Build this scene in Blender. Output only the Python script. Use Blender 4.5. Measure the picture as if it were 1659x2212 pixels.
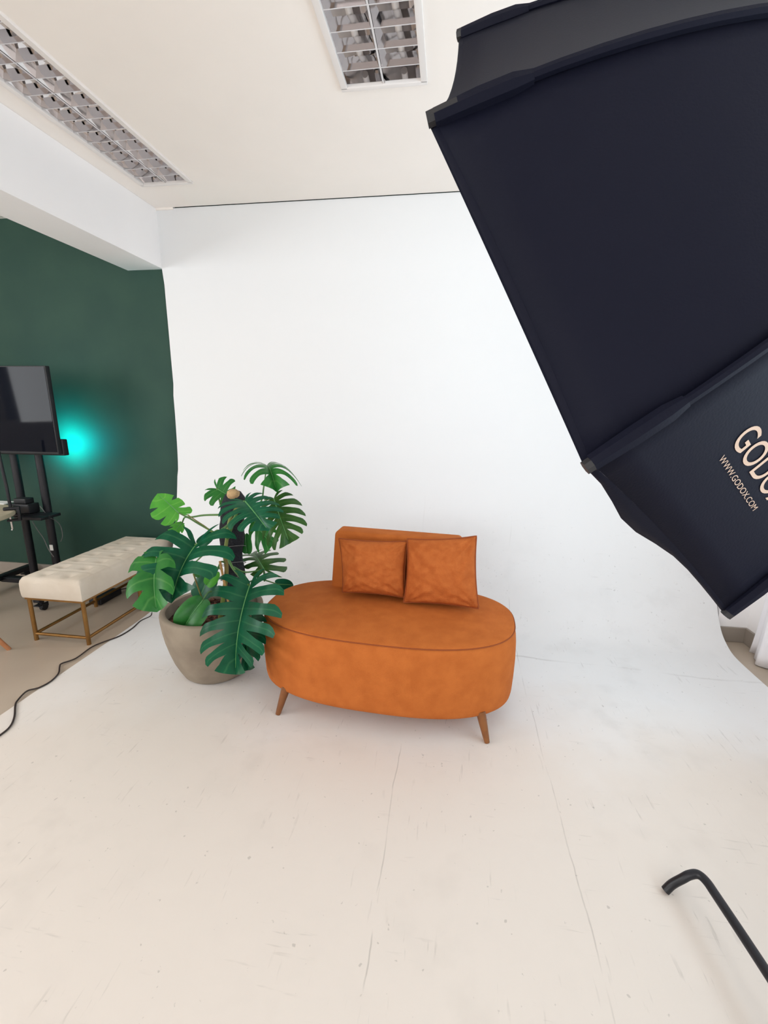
import bpy, bmesh, math, random
from mathutils import Vector, Matrix, noise
S = bpy.context.scene
for o in list(bpy.data.objects): bpy.data.objects.remove(o)
C = S.collection
PI = math.pi

# ------------------------------------------------------------------ camera
CAM = Vector((0, 0, 1.45)); F = 960.0; W, H = 1659, 2212
f_, p_, y_, r_ = 960.0, 0.228543448, 0.140660363, 0.00940050586
fw = Vector((-math.sin(y_)*math.cos(p_), math.cos(y_)*math.cos(p_), -math.sin(p_)))
rt0 = Vector((math.cos(y_), math.sin(y_), 0)); up0 = rt0.cross(fw)
rt = rt0*math.cos(r_)+up0*math.sin(r_); up = -rt0*math.sin(r_)+up0*math.cos(r_)
cd = bpy.data.cameras.new('camera'); cam = bpy.data.objects.new('camera', cd); C.objects.link(cam)
cd.sensor_fit = 'VERTICAL'; cd.sensor_height = 36; cd.lens = F*36/H; cd.clip_start = .02
M = Matrix((rt, up, -fw)).transposed().to_4x4(); M.translation = CAM; cam.matrix_world = M
S.camera = cam
# ------------------------------------------------------------------ light and exposure
S.view_settings.view_transform = 'Standard'; S.view_settings.look = 'None'
S.view_settings.gamma = 1; S.view_settings.use_curve_mapping = False
S.view_settings.exposure = 0.0
try:
    S.cycles.use_denoising = True
    S.cycles.max_bounces = 10; S.cycles.diffuse_bounces = 6; S.cycles.glossy_bounces = 5
    S.cycles.sample_clamp_indirect = 6
except Exception: pass
wd = bpy.data.worlds.new('sky'); S.world = wd; wd.use_nodes = True
wd.node_tree.nodes['Background'].inputs[0].default_value = (.75, .85, 1, 1)
wd.node_tree.nodes['Background'].inputs[1].default_value = 0.5
def area(name, loc, direction, sx, sy, power, col):
    l = bpy.data.lights.new(name, 'AREA'); l.shape = 'RECTANGLE'; l.size = sx; l.size_y = sy
    l.energy = power; l.color = col
    o = bpy.data.objects.new(name, l); C.objects.link(o); o.location = loc
    o.rotation_euler = Vector(direction).to_track_quat('-Z', 'Y').to_euler(); return o
area('daylight_left_window', (-5.12, -.4, 1.85), (1, .0, .1), 2.5, 1.2, 96, (.955, .98, 1))
area('daylight_rear_window', (-1.6, -3.1, 1.75), (.1, 1, .45), 2.6, 1.5, 71, (.965, .975, .98))
area('daylight_right_window', (2.0, .75, 1.6), (-1, .2, .5), 2.3, 1.6, 55, (.74, .90, 1))

# ------------------------------------------------------------------ helpers
def ray(px, py): return rt*((px-W/2)/F)-up*((py-H/2)/F)+fw
def at(px, py, Y): d = ray(px, py); return CAM+d*((Y-CAM.y)/d.y)          # a pixel of the photograph at a known depth
def onz(px, py, z=0.): d = ray(px, py); return CAM+d*((z-CAM.z)/d.z)     # ... at a known height
def srgb(r, g, b):
    f = lambda c: (c/255/12.92 if c/255 <= .04045 else ((c/255+.055)/1.055)**2.4)
    return (f(r), f(g), f(b), 1)
class MB:
    def __init__(s): s.v = []; s.f = []; s.m = []; s.uv = {}
    def add(s, vs, fs, mi=0, uvs=None):
        b = len(s.v); s.v += [Vector(v) for v in vs]
        if uvs:
            for i, u in enumerate(uvs): s.uv[b+i] = u
        for q in fs: s.f.append([i+b for i in q]); s.m.append(mi)
        return b
    def box(s, a, b, mi=0, xf=None):
        x0, y0, z0 = a; x1, y1, z1 = b
        vs = [Vector(p) for p in ((x0,y0,z0),(x1,y0,z0),(x1,y1,z0),(x0,y1,z0),(x0,y0,z1),(x1,y0,z1),(x1,y1,z1),(x0,y1,z1))]
        if xf: vs = [xf @ v for v in vs]
        s.add(vs, [(3,2,1,0),(4,5,6,7),(0,1,5,4),(1,2,6,5),(2,3,7,6),(3,0,4,7)], mi)
    def tube(s, pts, r, n=10, mi=0, cap=True):
        pts = [Vector(p) for p in pts]; N = len(pts)
        rs = r if isinstance(r, (list, tuple)) else [r]*N
        t0 = (pts[1]-pts[0]).normalized(); x = t0.orthogonal().normalized(); rings = []; b = len(s.v)
        for i, p in enumerate(pts):
            t = (pts[min(i+1, N-1)]-pts[max(i-1, 0)]).normalized()
            x = (x-t*x.dot(t)).normalized(); y = t.cross(x)
            for k in range(n):
                a = 2*PI*k/n; s.v.append(p+(x*math.cos(a)+y*math.sin(a))*rs[i])
        for i in range(N-1):
            for k in range(n):
                k2 = (k+1) % n
                s.f.append([b+i*n+k, b+i*n+k2, b+(i+1)*n+k2, b+(i+1)*n+k]); s.m.append(mi)
        if cap:
            s.f.append([b+k for k in range(n)][::-1]); s.m.append(mi)
            s.f.append([b+(N-1)*n+k for k in range(n)]); s.m.append(mi)
    def rings(s, rings, mi=0, closed=True, cap0=True, cap1=True):
        n = len(rings[0]); b = len(s.v)
        for r in rings: s.v += [Vector(v) for v in r]
        for i in range(len(rings)-1):
            for k in range(n if closed else n-1):
                k2 = (k+1) % n
                s.f.append([b+i*n+k, b+i*n+k2, b+(i+1)*n+k2, b+(i+1)*n+k]); s.m.append(mi)
        if cap0: s.f.append([b+k for k in range(n)][::-1]); s.m.append(mi)
        if cap1: s.f.append([b+(len(rings)-1)*n+k for k in range(n)]); s.m.append(mi)
    def lathe(s, prof, c, n=48, mi=0, cap0=False, cap1=False):
        s.rings([[(c[0]+r*math.cos(2*PI*k/n), c[1]+r*math.sin(2*PI*k/n), c[2]+z) for k in range(n)] for r, z in prof], mi, True, cap0, cap1)
    def grid(s, fn, nu, nv, mi=0, uv=False):
        b = len(s.v)
        for j in range(nv+1):
            for i in range(nu+1):
                if uv: s.uv[len(s.v)] = (i/nu, j/nv)
                s.v.append(Vector(fn(i/nu, j/nv)))
        for j in range(nv):
            for i in range(nu):
                q = b+j*(nu+1)+i; s.f.append([q, q+1, q+nu+2, q+nu+1]); s.m.append(mi)
    def build(s, name, mats, parent=None, smooth=True, merge=0, bevel=0, angle=40, loc=None):
        org = Vector((0, 0, 0))
        if parent is not None: org = parent.matrix_basis.translation.copy() if parent.parent is None else parent.parent.matrix_basis.translation+parent.location
        elif loc is not None: org = Vector(loc)
        else:
            xs = [v.x for v in s.v]; ys = [v.y for v in s.v]; org = Vector(((min(xs)+max(xs))/2, (min(ys)+max(ys))/2, min(v.z for v in s.v)))
        me = bpy.data.meshes.new(name); me.from_pydata([v-org for v in s.v], [], s.f)
        if not isinstance(mats, (list, tuple)): mats = [mats]
        for m in mats: me.materials.append(m)
        for i, p in enumerate(me.polygons): p.material_index = s.m[i]
        if s.uv:
            ul = me.uv_layers.new(name='UVMap')
            for l in me.loops: ul.data[l.index].uv = s.uv.get(l.vertex_index, (0, .5))
        bm = bmesh.new(); bm.from_mesh(me)
        if merge: bmesh.ops.remove_doubles(bm, verts=bm.verts, dist=merge)
        bmesh.ops.recalc_face_normals(bm, faces=bm.faces)
        if bevel:
            es = [e for e in bm.edges if len(e.link_faces) == 2 and e.calc_face_angle(0) > math.radians(30)]
            bmesh.ops.bevel(bm, geom=es, offset=bevel, segments=3, profile=.5, affect='EDGES', clamp_overlap=True)
        bm.to_mesh(me); bm.free()
        if smooth: me.shade_smooth(); me.set_sharp_from_angle(angle=math.radians(angle))
        o = bpy.data.objects.new(name, me); C.objects.link(o)
        if parent is not None: o.parent = parent
        else: o.location = org
        return o
def thing(name, label, cat, loc, group=None):
    o = bpy.data.objects.new(name, None); C.objects.link(o); o.location = loc; o.empty_display_size = .05
    o['label'] = label; o['category'] = cat
    if group: o['group'] = group
    return o
def tag(o, label, cat, group=None):
    o['label'] = label; o['category'] = cat
    if group: o['group'] = group
    return o
def struct(o): o['kind'] = 'structure'; return o
def spline(pts, n):
    pts = [Vector(p) for p in pts]; out = []
    P = [pts[0]*2-pts[1]]+pts+[pts[-1]*2-pts[-2]]
    for i in range(1, len(P)-2):
        for k in range(n):
            t = k/n; a, b, c, d = P[i-1:i+3]
            out.append(.5*((2*b)+(c-a)*t+(2*a-5*b+4*c-d)*t*t+(3*b-a-3*c+d)*t**3))
    out.append(pts[-1]); return out
# ------------------------------------------------------------------ materials
def mat(name, col, rough=.6, metal=0, spec=.5, col2=None, scale=8, bump=0, bscale=60, sheen=0, detail=4, lo=.35, hi=.65):
    m = bpy.data.materials.new(name); m.use_nodes = True; nt = m.node_tree; b = nt.nodes['Principled BSDF']
    b.inputs['Base Color'].default_value = col; b.inputs['Roughness'].default_value = rough; b.inputs['Metallic'].default_value = metal
    b.inputs['Specular IOR Level'].default_value = spec
    if sheen: b.inputs['Sheen Weight'].default_value = sheen; b.inputs['Sheen Roughness'].default_value = .4; b.inputs['Sheen Tint'].default_value = col
    tc = nt.nodes.new('ShaderNodeTexCoord')
    if col2:
        n = nt.nodes.new('ShaderNodeTexNoise'); n.inputs['Scale'].default_value = scale; n.inputs['Detail'].default_value = detail
        nt.links.new(tc.outputs['Object'], n.inputs['Vector'])
        r = nt.nodes.new('ShaderNodeValToRGB'); r.color_ramp.elements[0].position = lo; r.color_ramp.elements[1].position = hi
        r.color_ramp.elements[0].color = col; r.color_ramp.elements[1].color = col2
        nt.links.new(n.outputs['Fac'], r.inputs['Fac']); nt.links.new(r.outputs['Color'], b.inputs['Base Color'])
    if bump:
        n = nt.nodes.new('ShaderNodeTexNoise'); n.inputs['Scale'].default_value = bscale; n.inputs['Detail'].default_value = 5
        nt.links.new(tc.outputs['Object'], n.inputs['Vector'])
        bp = nt.nodes.new('ShaderNodeBump'); bp.inputs['Strength'].default_value = bump; bp.inputs['Distance'].default_value = .01
        nt.links.new(n.outputs['Fac'], bp.inputs['Height']); nt.links.new(bp.outputs['Normal'], b.inputs['Normal'])
    return m
def cove_mat(name, col, front_light_tint):
    m = mat(name, col, .55, spec=.3); nt = m.node_tree; b = nt.nodes['Principled BSDF']; L = nt.links.new
    tc = nt.nodes.new('ShaderNodeTexCoord'); geo = nt.nodes.new('ShaderNodeNewGeometry')
    def noise_mask(scale, lo, hi, stretch=None, detail=6, rot=0):
        mp = nt.nodes.new('ShaderNodeMapping'); mp.inputs['Scale'].default_value = stretch or (1, 1, 1); mp.inputs['Rotation'].default_value = (0, 0, rot)
        L(geo.outputs['Position'], mp.inputs['Vector'])
        n = nt.nodes.new('ShaderNodeTexNoise'); n.inputs['Scale'].default_value = scale; n.inputs['Detail'].default_value = detail; L(mp.outputs[0], n.inputs['Vector'])
        r = nt.nodes.new('ShaderNodeMapRange'); r.inputs['From Min'].default_value = lo; r.inputs['From Max'].default_value = hi; L(n.outputs['Fac'], r.inputs['Value'])
        return r.outputs[0]
    def mul(a, c):
        x = nt.nodes.new('ShaderNodeMath'); x.operation = 'MULTIPLY'
        for i, q in enumerate((a, c)):
            if isinstance(q, (int, float)): x.inputs[i].default_value = q
            else: L(q, x.inputs[i])
        return x.outputs[0]
    def addm(a, c):
        x = nt.nodes.new('ShaderNodeMath'); x.operation = 'ADD'; x.use_clamp = True; L(a, x.inputs[0]); L(c, x.inputs[1]); return x.outputs[0]
    sep = nt.nodes.new('ShaderNodeSeparateXYZ'); L(geo.outputs['Position'], sep.inputs[0])
    fl = nt.nodes.new('ShaderNodeMapRange'); fl.inputs['From Min'].default_value = .9; fl.inputs['From Max'].default_value = .1; L(sep.outputs['Z'], fl.inputs['Value'])
    fl = fl.outputs[0]                                                       # scuffs belong to the walked-on part and the foot of the wall
    region = noise_mask(1.6, .4, .65)
    scr = mul(noise_mask(70, .64, .70, (1, .10, 1), 3, .35), noise_mask(5, .50, .60))
    scr2 = mul(noise_mask(80, .65, .72, (.10, 1, 1), 3, .25), noise_mask(4, .52, .62))
    dots = noise_mask(48, .72, .76, None, 2)
    mott = mul(noise_mask(7, .5, .75), region)
    tot = addm(addm(mul(scr, .17), mul(scr2, .14)), addm(mul(dots, .30), mul(mott, .11)))
    # hairline crack where the curve meets the floor
    cn = nt.nodes.new('ShaderNodeTexNoise'); cn.inputs['Scale'].default_value = 2.2; cn.inputs['Detail'].default_value = 5; L(geo.outputs['Position'], cn.inputs['Vector'])
    yy = nt.nodes.new('ShaderNodeMath'); yy.operation = 'MULTIPLY_ADD'; L(cn.outputs['Fac'], yy.inputs[0]); yy.inputs[1].default_value = -.09; L(sep.outputs['Y'], yy.inputs[2])
    sl = nt.nodes.new('ShaderNodeMath'); sl.operation = 'MULTIPLY_ADD'; L(sep.outputs['X'], sl.inputs[0]); sl.inputs[1].default_value = .05; L(yy.outputs[0], sl.inputs[2])
    d = nt.nodes.new('ShaderNodeMath'); d.operation = 'SUBTRACT'; L(sl.outputs[0], d.inputs[0]); d.inputs[1].default_value = 2.47
    ab = nt.nodes.new('ShaderNodeMath'); ab.operation = 'ABSOLUTE'; L(d.outputs[0], ab.inputs[0])
    cr = nt.nodes.new('ShaderNodeMapRange'); cr.inputs['From Min'].default_value = .010; cr.inputs['From Max'].default_value = .001; L(ab.outputs[0], cr.inputs['Value'])
    for x0, y0, slope, k in ((-.155, 1.2, .0, .34), (.46, .9, .0, .30)):      # two long hairlines running towards the wall
        q = nt.nodes.new('ShaderNodeMath'); q.operation = 'MULTIPLY_ADD'; L(sep.outputs['Y'], q.inputs[0]); q.inputs[1].default_value = -slope; q.inputs[2].default_value = -(x0-slope*y0)
        q1 = nt.nodes.new('ShaderNodeMath'); q1.operation = 'ADD'; L(q.outputs[0], q1.inputs[0]); L(sep.outputs['X'], q1.inputs[1])
        q2 = nt.nodes.new('ShaderNodeMath'); q2.operation = 'MULTIPLY_ADD'; L(cn.outputs['Fac'], q2.inputs[0]); q2.inputs[1].default_value = -.05; L(q1.outputs[0], q2.inputs[2])
        q3 = nt.nodes.new('ShaderNodeMath'); q3.operation = 'ADD'; L(q2.outputs[0], q3.inputs[0]); q3.inputs[1].default_value = .025
        q4 = nt.nodes.new('ShaderNodeMath'); q4.operation = 'ABSOLUTE'; L(q3.outputs[0], q4.inputs[0])
        q5 = nt.nodes.new('ShaderNodeMapRange'); q5.inputs['From Min'].default_value = .003; q5.inputs['From Max'].default_value = .0005; L(q4.outputs[0], q5.inputs['Value'])
        tot = addm(tot, mul(mul(q5.outputs[0], noise_mask(4.5, .42, .58)), k))
    tot = addm(tot, mul(mul(cr.outputs[0], noise_mask(3.5, .38, .62)), .28))
    tot = mul(tot, fl)
    mx = nt.nodes.new('ShaderNodeMix'); mx.data_type = 'RGBA'; L(tot, mx.inputs['Factor'])
    
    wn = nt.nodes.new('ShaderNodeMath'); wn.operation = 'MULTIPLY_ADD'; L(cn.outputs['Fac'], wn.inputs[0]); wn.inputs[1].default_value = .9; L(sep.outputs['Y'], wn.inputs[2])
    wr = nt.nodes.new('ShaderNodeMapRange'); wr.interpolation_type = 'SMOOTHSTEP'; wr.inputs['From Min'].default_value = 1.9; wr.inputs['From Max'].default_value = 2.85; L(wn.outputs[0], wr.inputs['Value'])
    pm = nt.nodes.new('ShaderNodeMix'); pm.data_type = 'RGBA'; L(wr.outputs[0], pm.inputs['Factor']); pm.inputs['A'].default_value = front_light_tint; pm.inputs['B'].default_value = col; L(pm.outputs['Result'], mx.inputs['A'])   # warmer, dimmer light of the front floor put into the colour, fading before the curve
    mx.inputs['B'].default_value = srgb(96, 90, 84); L(mx.outputs['Result'], b.inputs['Base Color'])
    n = nt.nodes.new('ShaderNodeTexNoise'); n.inputs['Scale'].default_value = 9; n.inputs['Detail'].default_value = 6; L(geo.outputs['Position'], n.inputs['Vector'])
    bp = nt.nodes.new('ShaderNodeBump'); bp.inputs['Strength'].default_value = .08; bp.inputs['Distance'].default_value = .02; L(n.outputs['Fac'], bp.inputs['Height']); L(bp.outputs[0], b.inputs['Normal'])
    return m
def leaf_mat(name, col, col2, rib, rough=.34):
    m = mat(name, col, rough, spec=.2, col2=col2, scale=14, bump=.12, bscale=30); nt = m.node_tree; b = nt.nodes['Principled BSDF']; L = nt.links.new
    src = b.inputs['Base Color'].links[0].from_socket
    uv = nt.nodes.new('ShaderNodeUVMap'); sp = nt.nodes.new('ShaderNodeSeparateXYZ'); L(uv.outputs[0], sp.inputs[0])
    a = nt.nodes.new('ShaderNodeMath'); a.operation = 'ABSOLUTE'; L(sp.outputs['X'], a.inputs[0])
    mr = nt.nodes.new('ShaderNodeMapRange'); mr.inputs['From Min'].default_value = .16; mr.inputs['From Max'].default_value = .0; mr.inputs['To Max'].default_value = .28; L(a.outputs[0], mr.inputs['Value'])
    mx = nt.nodes.new('ShaderNodeMix'); mx.data_type = 'RGBA'; L(mr.outputs[0], mx.inputs['Factor']); L(src, mx.inputs['A']); mx.inputs['B'].default_value = rib
    L(mx.outputs['Result'], b.inputs['Base Color'])
    tr = nt.nodes.new('ShaderNodeBsdfTranslucent'); L(mx.outputs['Result'], tr.inputs['Color'])
    ms = nt.nodes.new('ShaderNodeMixShader'); ms.inputs[0].default_value = .18; out = nt.nodes['Material Output']
    L(b.outputs[0], ms.inputs[1]); L(tr.outputs[0], ms.inputs[2]); L(ms.outputs[0], out.inputs['Surface'])
    return m
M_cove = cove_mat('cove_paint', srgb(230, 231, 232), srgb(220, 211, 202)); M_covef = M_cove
M_ceil = mat('ceiling_paint', srgb(252, 245, 238), .8, spec=.2, col2=srgb(250, 243, 236), scale=3)
M_wall = mat('white_wall_paint', srgb(248, 246, 246), .7, spec=.2, col2=srgb(246, 244, 244), scale=3)
M_green = mat('green_wall_paint', srgb(52, 78, 67), .6, spec=.15, col2=srgb(47, 73, 64), scale=4, bump=.03, bscale=90)
M_tile = mat('floor_tile', srgb(186, 171, 154), .28, spec=.4, col2=srgb(179, 164, 148), scale=2)
M_base = mat('baseboard_tile', srgb(158, 148, 138), .35, col2=srgb(150, 140, 130), scale=3)
M_gap = mat('shadow_gap', srgb(120, 112, 105), .9)
M_suede = mat('rust_suede', srgb(176, 96, 42), .85, spec=.15, col2=srgb(187, 105, 48), scale=14, bump=.25, bscale=220, sheen=.25)
M_pil = mat('pillow_suede', srgb(168, 88, 40), .85, spec=.15, col2=srgb(182, 100, 48), scale=26, bump=.35, bscale=160, sheen=.2)
M_seam = mat('suede_seam', srgb(140, 68, 26), .9)
M_wood = mat('walnut_leg', srgb(132, 80, 36), .4, col2=srgb(112, 64, 26), scale=20)
M_conc = mat('grey_concrete', srgb(150, 138, 122), .8, spec=.2, col2=srgb(132, 120, 106), scale=7, bump=.12, bscale=40)
M_soil = mat('bark_soil', srgb(70, 40, 28), .9, col2=srgb(40, 24, 18), scale=30, bump=.5, bscale=50)
M_bark = mat('bark_chip', srgb(112, 66, 44), .85, col2=srgb(74, 42, 30), scale=25)
M_stem = mat('plant_stem', srgb(112, 132, 62), .5, col2=srgb(128, 112, 64), scale=9)
M_pet = mat('petiole_green', srgb(74, 122, 66), .45, col2=srgb(92, 128, 62), scale=12)
M_pole = mat('black_mesh_wrap', srgb(22, 24, 32), .85, col2=srgb(40, 42, 50), scale=160, bump=.9, bscale=160)
M_log = mat('pale_wood_log', srgb(196, 164, 120), .8, col2=srgb(132, 104, 74), scale=24)
M_cane = mat('cane_stake', srgb(196, 150, 92), .7, col2=srgb(170, 126, 74), scale=30)
M_ld = leaf_mat('leaf_dark', srgb(22, 92, 62), srgb(16, 78, 52), srgb(84, 146, 96), .3)
M_lm = leaf_mat('leaf_mid', srgb(52, 122, 52), srgb(38, 104, 46), srgb(120, 170, 96), .32)
M_lb = leaf_mat('leaf_bright', srgb(96, 176, 66), srgb(80, 160, 58), srgb(150, 208, 104), .4)
M_lo = leaf_mat('leaf_olive', srgb(56, 96, 38), srgb(42, 82, 36), srgb(104, 132, 70), .34)
M_velvet = mat('beige_velvet', srgb(212, 202, 188), .9, spec=.1, col2=srgb(203, 191, 175), scale=6, bump=.1, bscale=150, sheen=.3)
M_brass = mat('brushed_brass', srgb(150, 112, 62), .42, metal=.75, col2=srgb(136, 98, 52), scale=12)
M_black = mat('black_metal', srgb(22, 23, 28), .4, spec=.4, col2=srgb(28, 28, 34), scale=10)
M_blackp = mat('black_plastic', srgb(18, 19, 24), .5, col2=srgb(24, 24, 29), scale=10)
M_screen = mat('glossy_screen', srgb(14, 16, 24), .05, spec=.09, col2=srgb(16, 18, 26), scale=3)
M_chrome = mat('polished_chrome', srgb(210, 208, 206), .2, metal=1)
M_mirror = mat('louver_aluminium', srgb(220, 217, 217), .06, metal=1)
M_alu = mat('white_enamel', srgb(238, 232, 228), .4, col2=srgb(234, 228, 224), scale=5)
M_tube = mat('tube_glass', srgb(236, 232, 230), .15, spec=.6, col2=srgb(232, 228, 226), scale=5)
M_fab = mat('black_nylon', srgb(15, 17, 32), .65, spec=.13, col2=srgb(12, 14, 30), scale=3, bump=.06, bscale=300)
M_fabin = mat('diffuser_white', srgb(236, 236, 236), .9, col2=srgb(230, 230, 232), scale=4)
M_print = mat('beige_print', srgb(206, 180, 160), .7, col2=srgb(198, 172, 152), scale=30)
M_disc = mat('pale_tabletop', srgb(190, 180, 156), .6, col2=srgb(176, 166, 142), scale=12)
M_oak = mat('oak_leg', srgb(196, 136, 92), .5, col2=srgb(176, 116, 76), scale=16)
M_curt = mat('white_curtain', srgb(240, 238, 240), .85, spec=.1, col2=srgb(234, 232, 236), scale=4)
M_cable = mat('dark_cable', srgb(38, 28, 26), .5, col2=srgb(46, 34, 32), scale=30)
M_cablew = mat('grey_cable', srgb(120, 118, 118), .5, col2=srgb(104, 102, 102), scale=30)
M_paper = mat('white_paper', srgb(238, 238, 236), .8, col2=srgb(232, 232, 230), scale=6)
M_cyan = bpy.data.materials.new('cyan_led'); M_cyan.use_nodes = True
_b = M_cyan.node_tree.nodes['Principled BSDF']; _b.inputs['Base Color'].default_value = (.1, .8, .9, 1)
_b.inputs['Emission Color'].default_value = (0, .85, .95, 1); _b.inputs['Emission Strength'].default_value = 6

# ------------------------------------------------------------------ the setting
X0, X1, Y0, Y1, HC = -5.2, 1.95, -3.2, 3.23, 2.783
CX0, CX1 = -2.068, 1.762
m = MB(); m.box((X0-.2, Y0-.2, -.1), (X1+.4, Y1+.2, 0)); struct(m.build('floor', M_tile, smooth=False))
# painted infinity cove: floor sheet, curve and wall in one skin
prof = [(-1.6, .004), (-.5, .004), (.6, .004), (1.6, .004), (2.2, .004), (2.45, .005), (2.6, .008), (2.70, .016), (2.77, .04), (2.84, .086), (2.89, .148), (2.93, .212), (2.97, .285), (3.02, .39), (3.07, .52), (3.12, .69), (3.165, .92), (3.19, 1.15), (3.205, 1.45), (3.21, 1.8), (3.21, 2.3), (3.21, 2.7805)]
pp = [Vector((0, a, b)) for a, b in prof]; pp = pp[:5]+spline(pp[5:], 4)
random.seed(4); m = MB(); nx = 40
def jag(z): return .006*noise.noise(Vector((3.3, z*3.1, .5)))+(.008 if z > 1.55 else 0)-(.006 if z < .95 else 0)
def sheet(part, name, mt):
    m = MB(); rows = []
    for q in part:
        x0 = CX0+(jag(q.z) if .3 < q.z < 2.4 else 0); rows.append([(x0+(CX1-x0)*i/nx, q.y, q.z) for i in range(nx+1)])
    m.rings(rows, closed=False, cap0=False, cap1=False)
    back = [Vector((0, min(q.y+.012 if q.z > .05 else q.y, 3.222), max(q.z-(.003 if q.z < .05 else .012), .0005))) for q in part]
    brow = [[(r[i][0], b.y, b.z) for i in range(nx+1)] for r, b in zip(rows, back)]
    m.rings(brow[::-1], closed=False, cap0=False, cap1=False)
    for side in (0, nx):
        m.rings([[r[side], b[side]] for r, b in zip(rows, brow)], closed=False, cap0=False, cap1=False)
    return struct(m.build(name, mt, smooth=True, merge=.0004, angle=35))
ks = next(i for i, q in enumerate(pp) if abs(q.y-2.45) < 1e-4)
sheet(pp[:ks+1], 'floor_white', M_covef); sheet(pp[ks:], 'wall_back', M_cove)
m = MB(); m.box((X0-.15, 3.228, 0), (X1+.2, 3.35, HC+.2)); struct(m.build('wall_back_left', M_green, smooth=False))
m = MB(); m.box((X0, 3.214, .002), (CX0-.004, 3.227, .098)); struct(m.build('baseboard_back', M_base, smooth=False))
m = MB(); m.box((-2.345, Y0, 2.406), (-2.066, 3.227, HC-.001)); struct(m.build('trim_1', M_wall, smooth=False))
m = MB(); m.box((1.772, 2.92, 0), (2.12, 3.227, HC)); struct(m.build('wall_right_corner', M_wall, smooth=False))
m = MB(); m.box((1.773, 2.905, .002), (1.947, 2.919, .1)); m.box((1.934, 2.0, .002), (1.949, 2.905, .1)); struct(m.build('baseboard_right', M_base, smooth=False))
def wall_x(name, xa, xb, ya, yb, wy0, wy1, wz0, wz1, mt):
    m = MB(); m.box((xa, ya, 0), (xb, wy0, HC)); m.box((xa, wy1, 0), (xb, yb, HC)); m.box((xa, wy0, 0), (xb, wy1, wz0)); m.box((xa, wy0, wz1), (xb, wy1, HC)); return struct(m.build(name, mt, smooth=False))
wall_x('wall_right', 1.95, 2.1, Y0, 2.92, -.45, 1.95, .75, 2.45, M_wall)
wall_x('wall_left', X0-.15, X0, Y0, Y1, -1.7, .9, 1.22, 2.5, M_wall)
m = MB(); m.box((X0, Y0-.15, 0), (-2.95, Y0, HC)); m.box((-.25, Y0-.15, 0), (X1, Y0, HC)); m.box((-2.95, Y0-.15, 0), (-.25, Y0, .95)); m.box((-2.95, Y0-.15, 2.55), (-.25, Y0, HC)); struct(m.build('wall_front', M_wall, smooth=False))
def winframe(name, p0, p1, axis):                         # a plain frame with one mullion in a wall opening
    m = MB(); (xa, ya, za), (xb, yb, zb) = p0, p1; t = .05
    m.box((xa, ya, za), (xb, yb, za+t)); m.box((xa, ya, zb-t), (xb, yb, zb))
    if axis == 'x':
        for y in (ya, (ya+yb)/2-t/2, yb-t): m.box((xa, y, za+t), (xb, y+t, zb-t))
    else:
        for x in (xa, (xa+xb)/2-t/2, xb-t): m.box((x, ya, za+t), (x+t, yb, zb-t))
    return struct(m.build(name, M_alu, smooth=False))
winframe('window_1', (2.02, -.45, .75), (2.07, 1.95, 2.45), 'x')
winframe('window_2', (X0-.12, -1.7, 1.22), (X0-.07, .9, 2.5), 'x')
winframe('window_3', (-2.95, Y0-.12, .95), (-.25, Y0-.07, 2.55), 'y')
# ceiling with recesses for the luminaires
LAMPS = [(-1.925, -1.615, 1.63, 2.875), (-.497, -.163, .96, 2.203), (-1.925, -1.615, -1.3, -.055), (-.497, -.163, -1.9, -.657)]
xs = sorted({X0-.1, X1+.2}|{v for l in LAMPS for v in l[:2]}); ys = sorted({Y0-.1, 3.204}|{v for l in LAMPS for v in l[2:]})
m = MB()
for i in range(len(xs)-1):
    for j in range(len(ys)-1):
        cx, cy = (xs[i]+xs[i+1])/2, (ys[j]+ys[j+1])/2
        if any(l[0] < cx < l[1] and l[2] < cy < l[3] for l in LAMPS): continue
        m.add([(xs[i], ys[j], HC), (xs[i+1], ys[j], HC), (xs[i+1], ys[j+1], HC), (xs[i], ys[j+1], HC)], [(0, 1, 2, 3)])
m.box((X0-.1, Y0-.1, HC+.14), (X1+.2, 3.35, HC+.2)); m.box((X0-.1, 3.203, HC), (X1+.2, 3.204, HC+.14)); m.box((X0-.1, 3.203, HC+.03), (X1+.2, 3.228, HC+.04))
m.box((CX0-.3, 3.2, HC-.012), (CX0+.13, 3.2275, HC+.02)); m.box((X0, 3.2, HC), (CX0-.28, 3.2275, HC+.02))
struct(m.build('ceiling', M_ceil, smooth=False, merge=.0003))

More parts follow.
